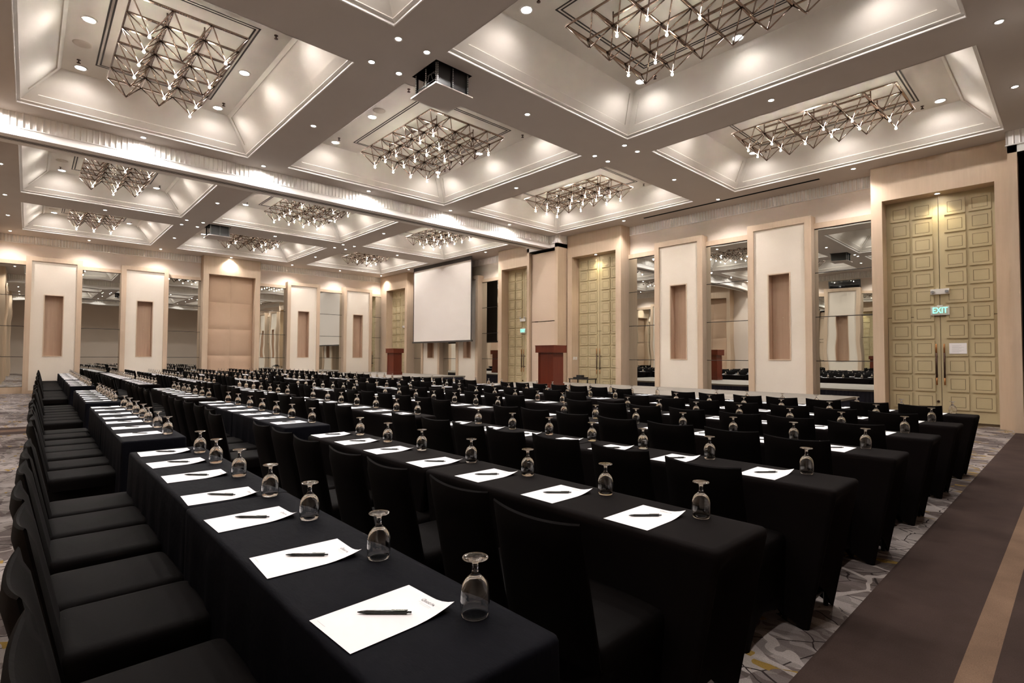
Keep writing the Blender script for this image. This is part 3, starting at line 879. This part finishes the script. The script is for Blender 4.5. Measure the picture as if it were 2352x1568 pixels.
# side table with projector
r = empty('side_table', (-11.78, 14.2, 0), 0, 'small black side table behind the stage before the niche-side door', 'table')
b = MB(); b.box(-0.43, -0.25, 0.69, 0.43, 0.25, 0.72); b.build('tabletop', M['blackmetal'], r)
for (a, c) in ((-1, -1), (1, -1), (-1, 1), (1, 1)):
    b = MB(); b.box(a*0.40-0.015, c*0.22-0.015, 0, a*0.40+0.015, c*0.22+0.015, 0.69); b.build('leg', M['blackmetal'], r)
b = MB(); b.box(-0.26, -0.15, 0, 0.2, 0.12, 0.05); b.build
o = b.build('laptop_case', M['blackmetal'], loc=(-11.78, 14.15, 0.72)); tag(o, 'flat black equipment case on the small black side table', 'case')
b = MB(); b.box(-0.12, -0.08, 0, 0.10, 0.08, 0.07); b.tube((0.0, -0.08, 0.035), (0.0, -0.11, 0.035), 0.025, 12)
o = b.build('projector', M['blackmetal'], loc=(-11.83, 14.15, 0.77)); tag(o, 'small black projector on top of the case on the side table', 'projector')

# exit signs, emergency lights, notice, plates
exit_me = wordy('exit_lettering', 'EXIT', 0.185, M['exit'], extrude=0.002)
def exit_sign(x, z, label, ws=0.33):
    r = empty('exit_sign', (x, 15.082, z), 0, label, 'exit sign', 'EXIT signs over the doors')
    b = MB(); b.box(-ws/2, -0.03, -0.1, ws/2, 0.0, 0.1); b.box(-0.05, -0.02, 0.1, 0.05, 0.0, 0.125); b.build('housing', M['plate_white'], r)
    b = MB(); b.box(-ws/2+0.02, -0.034, -0.085, ws/2-0.02, -0.03, 0.085); b.build('face_plate', M['exit_face'], r)
    t = inst('lettering', exit_me, r, (0, -0.038, 0), (PI/2, 0, 0)); t.scale = (0.72, 1, 1)
exit_sign(-2.135, 2.53, 'lit green EXIT sign on the door beside the brown aisle')
exit_sign(-15.67, 2.55, 'green and white EXIT sign on the door beyond the partition pocket')
def emerg(x, z, label, ball=False):
    r = empty('emergency_light', (x, 15.082, z), 0, label, 'emergency light', 'emergency lights over the doors')
    b = MB(); b.box(-0.165, -0.05, -0.06, 0.165, 0.0, 0.06); b.build('housing', M['plate_white'], r)
    for s in (-0.125, 0.125):
        b = MB(); zc = 0.0 if not ball else 0.09
        b.tube((s, -0.05, zc), (s, -0.085, zc-0.005), 0.042, 18, 0.036); b.mi = 1; b.tube((s, -0.085, zc-0.005), (s, -0.088, zc-0.005), 0.03, 18)
        if ball: b.mi = 0; b.tube((s, -0.05, zc), (s, -0.02, 0.05), 0.015, 8)
        b.build('lamp_head', [M['plate_white'], M['grey']], r)
emerg(-2.13, 2.96, 'white twin-head emergency light above the lit EXIT sign')
emerg(-15.67, 3.00, 'white twin-head emergency light on the door beyond the partition pocket', True)
emerg(-25.0, 3.10, 'white emergency light on the corner door above the dark lectern')
r = empty('notice_sheet', (-1.84, 15.075, 1.56), 0, 'white printed notice framed on the panelled door leaf by the aisle', 'notice')
b = MB(); b.box(-0.15, -0.006, 0.0, 0.15, 0.0, 0.235); b.build('sheet', M['paper'], r)
b = MB()
for k in range(8): b.box(-0.10, -0.0075, 0.03+k*0.022, 0.02+0.08*((k*7) % 3)/2, -0.006, 0.034+k*0.022)
b.build('printed_lines', M['ink2'], r)
r = empty('notice_sheet', (-15.27, 15.075, 1.50), 0, 'narrow white notice on the door beyond the partition pocket', 'notice')
b = MB(); b.box(-0.06, -0.006, 0.0, 0.10, 0.0, 0.30); b.build('sheet', M['paper'], r)
for k, y in enumerate((14.84, 14.97)):
    b = MB(); b.box(-0.001, -0.045, -0.055, 0.012, 0.045, 0.055); b.box(0.012, -0.02, -0.03, 0.018, 0.02, 0.03)
    o = b.build('switch_plate', M['plate_white'], loc=(-12.72, y, 1.42)); tag(o, ('first' if k == 0 else 'second') + ' white switch plate from the room on the portal jamb by side table', 'switch', 'switch plates on the portal jamb')

# ------------------------------------------------------------------ tables
def ringpts(hx, hy, r, nc=4, ns=10):
    """closed ring with per-point (x,y,ux,uy): u is the position along its side (-1..1)"""
    out = []
    cs = [(hx-r, hy-r, 0), (-hx+r, hy-r, 1), (-hx+r, -hy+r, 2), (hx-r, -hy+r, 3)]
    for k, (cx, cy, q) in enumerate(cs):
        for i in range(nc+1):
            t = PI/2*q + PI/2*i/nc
            out.append((cx+r*math.cos(t), cy+r*math.sin(t), 1.0, k, True))
        nx_, ny_, _ = cs[(k+1) % 4]
        t = PI/2*(q+1)
        ax, ay = cx+r*math.cos(t), cy+r*math.sin(t); bx_, by_ = nx_+r*math.cos(t), ny_+r*math.sin(t)
        n = ns if k % 2 == 0 else max(4, ns//2)
        for i in range(1, n):
            u = i/n; out.append((ax+(bx_-ax)*u, ay+(by_-ay)*u, abs(2*u-1), k, False))
    return out
TL, TD, TH = 1.815, 0.43, 0.75
def stretch_cover():
    b = MB(); hx, hy = TL/2, TD/2
    P = ringpts(hx, hy, 0.022)
    rings = []
    def mk(off, z, f):
        return [(x*(1-off/hx), y*(1-off/hy), z) for (x, y, u, k, c) in P]
    rings.append([(x*(hx-0.03)/hx, y*(hy-0.03)/hy, TH) for (x, y, u, k, c) in P])
    rings.append([(x*(hx-0.008)/hx, y*(hy-0.008)/hy, TH-0.002) for (x, y, u, k, c) in P])
    rings.append([(x, y, TH-0.012) for (x, y, u, k, c) in P])
    rings.append([(x, y, TH-0.035) for (x, y, u, k, c) in P])
    for t in (0.12, 0.3, 0.5, 0.7, 0.85, 1.0):
        ring = []
        for (x, y, u, k, c) in P:
            inset_x = 0.135*t if abs(x) > 0 else 0
            xx = x*(1-inset_x/hx)
            mid = (1-u*u) if not c else 0.0
            if k in (1, 3):   # ends
                xx -= math.copysign(0.14*mid*math.sin(PI*min(1, t*0.95)), x)
                zb = 0.16*mid
            else:
                zb = 0.20*mid
            yy = y - (0.03*mid*math.sin(PI*t)*math.copysign(1, y) if k in (0, 2) else 0)
            z = (TH-0.035)*(1-t) + zb*t
            ring.append((xx, yy, z))
        rings.append(ring)
    b.loft(rings)
    n = len(P); base = 0
    b.f.append(tuple(range(n))); b.m.append(0); b.sm.append(False)
    return b.mesh('table_cover', M['clothblack'])
def draped_cloth(seed):
    rnd = random.Random(seed)
    b = MB(); hx, hy = TL/2+0.003, TD/2+0.004
    P = ringpts(hx, hy, 0.02, 3, 40)
    ph = [rnd.uniform(0, 6) for _ in range(4)]
    rings = [[(x*(hx-0.02)/hx, y*(hy-0.02)/hy, TH+0.002) for (x, y, u, k, c) in P],
             [(x*(hx-0.004)/hx, y*(hy-0.004)/hy, TH) for (x, y, u, k, c) in P], [(x, y, TH-0.012) for (x, y, u, k, c) in P]]
    for t in (0.15, 0.4, 0.7, 1.0):
        ring = []
        for i, (x, y, u, k, c) in enumerate(P):
            wv = 0.012*t*(math.sin(x*22+ph[0])+0.6*math.sin(x*47+ph[1])) if k in (0, 2) else 0.012*t*math.sin(y*40+ph[2])
            out = 0.014*t+wv
            xx = x+math.copysign(out, x) if (k in (1, 3) or c) else x
            yy = y+math.copysign(out, y) if (k in (0, 2) or c) else y
            ring.append((xx, yy, (TH-0.012)*(1-t)+0.015*t))
        rings.append(ring)
    b.loft(rings)
    b.f.append(tuple(range(len(P)))); b.m.append(0); b.sm.append(False)
    return b.mesh('draped_cloth', M['navy'])
cover_me = stretch_cover(); drape_me = [draped_cloth(k) for k in range(2)]
b = MB()
for s in (-1, 1):
    b.tube((0, s*(TD/2-0.03), 0.0), (0, s*(TD/2-0.03), 0.70), 0.013, 8)
b.tube((0, -TD/2+0.03, 0.10), (0, TD/2-0.03, 0.10), 0.01, 8)
leg_me = b.mesh('leg_frame', M['blackmetal'])

YFAR = [0.955, 2.19, 3.455, 4.74, 6.02, 7.31, 8.62]
BLK = [-0.86, -5.06, -9.52, -14.95, -19.08, -22.78]
SLOPE = 0.0135
rw = ['row one (nearest camera)', 'second row', 'third row', 'fourth row', 'fifth row', 'sixth row', 'row closest to the stages']
rown = ['row nearest camera'] + [o_ + ' row from camera' for o_ in ordn[1:6]] + ['row nearest the stages']
blkn = ['block by aisle', 'second block from aisle', 'block before the beam', 'first block past beam', 'second block past beam', 'block by far wall']
def yfar(ri, x): return YFAR[ri] + SLOPE*max(0, -x-3.0)

for ri in range(7):
    for bi, xs_ in enumerate(BLK):
        for k in range(2):
            xc = xs_ - TL/2 - k*TL
            y = yfar(ri, xc) - TD/2
            navy = ri == 0 or (ri == 1 and bi == 1)
            r = empty('banquet_table', (xc, y, 0), -SLOPE if bi > 0 else 0.0,
                      f'{"navy draped" if navy else "black covered"} narrow table, {("aisle-side", "far-side")[k]} of pair, {rown[ri]}, {blkn[bi]}', 'table', 'narrow conference tables')
            inst('table_cover', drape_me[k] if navy else cover_me, r)
            for s in (-1, 1): inst('leg', leg_me, r, (s*(TL/2-0.17), 0, 0))

# ------------------------------------------------------------------ chairs
def chair_parts():
    # seat cushion
    b = MB(); P = ringpts(0.215, 0.222, 0.035, 4, 6)
    seat = []
    for (s_, z) in ((0.80, 0.484), (0.93, 0.480), (0.985, 0.468), (1.0, 0.445), (1.0, 0.41), (0.985, 0.385)):
        seat.append([(x*s_, y*s_+0.015, z - 0.006*(abs(x)/0.23)**2*(1 if s_ < 0.99 else 0)) for (x, y, u, k, c) in P])
    b.loft(seat); b.f.append(tuple(range(len(P)))); b.m.append(0); b.sm.append(True)
    # backrest: curved pad
    bb = MB()
    NU, NV = 12, 9
    def surf(u, v, side):
        wd = 0.215 - 0.008*v
        th = 0.024*(1-abs(u)**8)**0.5*(1-(max(0, v-0.9)/0.1)**2*0.7) if abs(u) < 1 else 0
        th = max(th, 0.004)
        zc = 0.40 + v*(0.49 - 0.014*(1-u*u)*(v**3))
        yc = -0.190 - 0.100*v - 0.022*(1-u*u)*(0.3+0.7*v)
        return (u*wd, yc + side*th, zc)
    for side in (1, -1):
        bb.grid([[surf(-1+2*i/NU, j/NV, side) for i in range(NU+1)] for j in range(NV+1)])
    # close top edge and sides
    for i in range(NU):
        a, c = -1+2*i/NU, -1+2*(i+1)/NU
        p, q = surf(a, 1, 1), surf(c, 1, 1); r_, s_ = surf(c, 1, -1), surf(a, 1, -1)
        m1 = [(p[0], (p[1]+s_[1])/2, p[2]+0.006), (q[0], (q[1]+r_[1])/2, q[2]+0.006)]
        bb.quad(p, q, m1[1], m1[0], True); bb.quad(m1[0], m1[1], r_, s_, True)
    for j in range(NV):
        for u in (-1, 1):
            bb.quad(surf(u, j/NV, 1), surf(u, (j+1)/NV, 1), surf(u, (j+1)/NV, -1), surf(u, j/NV, -1), True)
    # stretched skirt
    s = MB(); rings = []
    Q = ringpts(0.213, 0.219, 0.035, 3, 8)
    for t in (0.0, 0.2, 0.45, 0.7, 0.88, 1.0):
        ring = []
        for (x, y, u, k, c) in Q:
            mid = 0 if c else (1-u*u)
            fx = 1-0.02*t; xx = x*fx; yy = (y+0.015) + (0.03*t if y > 0 else -0.055*t)
            ins = 0.055*mid*math.sin(PI*min(1, 0.2+0.75*t))
            if k in (1, 3): xx -= math.copysign(ins, x)
            else: yy -= math.copysign(ins*0.8, y)
            zz = 0.40*(1-t) + (0.13*mid)*t
            ring.append((xx, yy, zz))
        rings.append(ring)
    s.loft(rings)
    return b, bb, s
b1, b2, b3 = chair_parts()
seat_me = b1.mesh('seat', M['clothseat']); back_me = b2.mesh('backrest', M['clothseat']); skirt_me = b3.mesh('skirt', M['clothseat'])
far = MB()
for q in (b1, b2, b3):
    n = len(far.v); far.v += q.v; far.f += [tuple(n+i for i in f) for f in q.f]; far.m += q.m; far.sm += q.sm
chair_far_me = far.mesh('banquet_chair', M['clothseat'])

# ------------------------------------------------------------------ goblets
def goblet(n, fine=True):
    outer = [(0.0340, 0.0), (0.0352, 0.0012), (0.0372, 0.015), (0.0385, 0.035), (0.0383, 0.052), (0.0368, 0.066), (0.0335, 0.079), (0.0285, 0.089), (0.0215, 0.097), (0.0140, 0.1025), (0.0100, 0.107), (0.0082, 0.114), (0.0075, 0.123), (0.0080, 0.132), (0.0110, 0.1380), (0.0190, 0.1418), (0.0290, 0.1440), (0.0338, 0.1455), (0.0342, 0.1475), (0.0325, 0.1485), (0.020, 0.1480), (0, 0.1470)]
    inner = [(0, 0.0965), (0.006, 0.0960), (0.013, 0.0935), (0.0205, 0.0880), (0.0270, 0.0800), (0.0318, 0.0705), (0.0350, 0.0590), (0.0364, 0.0460), (0.0366, 0.0330), (0.0355, 0.0150), (0.0335, 0.0012)]
    if not fine:
        outer = outer[::2] + ([outer[-1]] if outer[::2][-1] != outer[-1] else []); inner = inner[::2]
    b = MB()
    b.lathe(inner + outer, n)
    return b
gob_near = goblet(40).mesh('water_goblet', M['glass'])
gob_far = goblet(16, False).mesh('water_goblet', M['glass'])

# paper with curled corner, letterhead, pen
def paper(fine):
    b = MB(); n, m_ = (8, 10) if fine else (2, 3)
    P = []
    for i in range(n+1):
        row = []
        for j in range(m_+1):
            x = -0.105+0.21*i/n; y = -0.1485+0.297*j/m_
            d = (x/0.105+y/0.1485)/2
            z = 0.0012 + (0.020*max(0, d-0.55)**2/0.2 if fine else 0)
            row.append((x, y, z))
        P.append(row)
    b.grid(P)
    return b.mesh('note_paper', M['paper'])
paper_near, paper_far = paper(True), paper(False)
lett = wordy('letterhead', 'Quest Hotel', 0.0165, M['ink'], shear=0.35, spacing=0.9)
b = MB()
for k in range(14): b.box(-0.036+k*0.0053, 0, 0, -0.036+k*0.0053+0.003, 0.0012, 0.0001)
for k in range(9): b.box(-0.022+k*0.0053, -0.006, 0, -0.022+k*0.0053+0.002, -0.0048, 0.0001)
sub_me = b.mesh('letterhead_line', M['ink2'])
b = MB()
for k in range(12): b.box(k*0.0036, 0, 0, k*0.0036+0.0024, 0.0012, 0.0001)
foot_me = b.mesh('footer_line', M['ink2'])
def penmeshes():
    b = MB()
    b.tube((-0.070, 0, 0), (-0.062, 0, 0), 0.0012, 8, 0.0028); b.tube((-0.062, 0, 0), (-0.048, 0, 0), 0.0030, 12, 0.0045); b.tube((-0.048, 0, 0), (0.058, 0, 0), 0.0047, 12)
    barrel = b.mesh('barrel', M['pen'])
    b = MB(); b.box(0.018, -0.0016, 0.0045, 0.060, 0.0016, 0.0062); b.box(0.054, -0.0016, 0.0, 0.060, 0.0016, 0.0062)
    clip = b.mesh('clip', M['penmetal'])
    b = MB(); b.tube((0.058, 0, 0), (0.070, 0, 0), 0.0026, 10)
    btn = b.mesh('push_button', M['pen'])
    b = MB(); b.tube((-0.070, 0, 0), (0.058, 0, 0), 0.0045, 5); b.tube((0.058, 0, 0), (0.07, 0, 0), 0.0025, 4)
    return barrel, clip, btn, b.mesh('ballpoint_pen', M['pen'])
barrel_me, clip_me, btn_me, pen_far = penmeshes()

# seats: goblet x positions measured for the aisle block, even spacing further off
GX = {0: [-1.077, -1.595, -2.166, -2.648, -3.193, -3.685, -4.153], 1: [-1.101, -1.603, -2.153, -2.660, -3.240, -3.737, -4.219],
      2: [-1.104, -1.700, -2.220, -2.700, -3.170, -3.650, -4.170]}
rnd = random.Random(3)
for ri in range(7):
    for bi, xs_ in enumerate(BLK):
        if bi == 0: gx = GX.get(ri, [-1.09-0.515*k+rnd.uniform(-0.03, 0.03) for k in range(7)])
        elif bi == 1: gx = [(-5.33-0.53*k)+rnd.uniform(-0.03, 0.03) for k in range(7)]
        else: gx = [xs_-0.20-0.515*k+rnd.uniform(-0.03, 0.03) for k in range(7)]
        near = bi == 0
        for k, x in enumerate(gx):
            y1 = yfar(ri, x); yn = y1 - TD
            tail = f'{ordn[k]} from aisle end, {rown[ri]}, {blkn[bi]}'
            jx, jy = rnd.uniform(-0.015, 0.015), rnd.uniform(-0.015, 0.015)
            zt = TH + (0.0035 if (ri == 0 or (ri == 1 and bi == 1)) else 0.001)
            # chair
            cx = x-0.20+rnd.uniform(-0.02, 0.02); cyy = yn - 0.24 + rnd.uniform(-0.015, 0.015) + (0.05 + (0.06 if k > 0 else 0) if ri > 0 else 0); rz = rnd.uniform(-0.03, 0.03)
            lab = f'black covered chair, {tail}'
            if bi < 3:
                c = empty('banquet_chair', (cx, cyy, 0), rz, lab, 'chair', 'black covered banquet chairs')
                inst('seat', seat_me, c); inst('backrest', back_me, c); inst('skirt', skirt_me, c)
            else:
                tag(inst('banquet_chair', chair_far_me, None, (cx, cyy, 0), (0, 0, rz)), lab, 'chair', 'black covered banquet chairs')
            # goblet
            tag(inst('water_goblet', gob_near if (bi == 0 or (bi == 1 and ri < 3)) else gob_far, None, (x, y1-0.085+jy*0.5, zt), (0, 0, rnd.uniform(0, 6))),
                f'upturned clear goblet, {tail}', 'glass', 'upturned water goblets')
            # paper and pen
            px, py = x-0.160+jx*0.5, y1-0.262+jy*0.5; pz = rnd.uniform(-0.05, 0.03) + (0.055 if (ri == 0 and k == 0) else 0)
            fine = near and ri < 3
            if fine:
                pr = empty('note_paper', (px, py, zt), pz, f'white letterhead sheet, {tail}', 'paper', 'letterhead note papers')
                inst('sheet', paper_near, pr)
                inst('letterhead', lett, pr, (0.035, 0.122, 0.0028)); inst('letterhead_line', sub_me, pr, (0.038, 0.108, 0.0024)); inst('footer_line', foot_me, pr, (-0.09, -0.135, 0.0014))
            else:
                tag(inst('note_paper', paper_far, None, (px, py, zt), (0, 0, pz)), f'white letterhead sheet, {tail}', 'paper', 'letterhead note papers')
            ang = 0.83 + rnd.uniform(-0.10, 0.06)
            plab = f'black pen on paper, {tail}'
            pp = (px-0.002, py+0.004, zt+0.0062)
            if fine:
                q = empty('ballpoint_pen', pp, ang, plab, 'pen', 'black pens on the note papers')
                inst('barrel', barrel_me, q); inst('clip', clip_me, q); inst('push_button', btn_me, q)
            else:
                tag(inst('ballpoint_pen', pen_far, None, pp, (0, 0, ang)), plab, 'pen', 'black pens on the note papers')
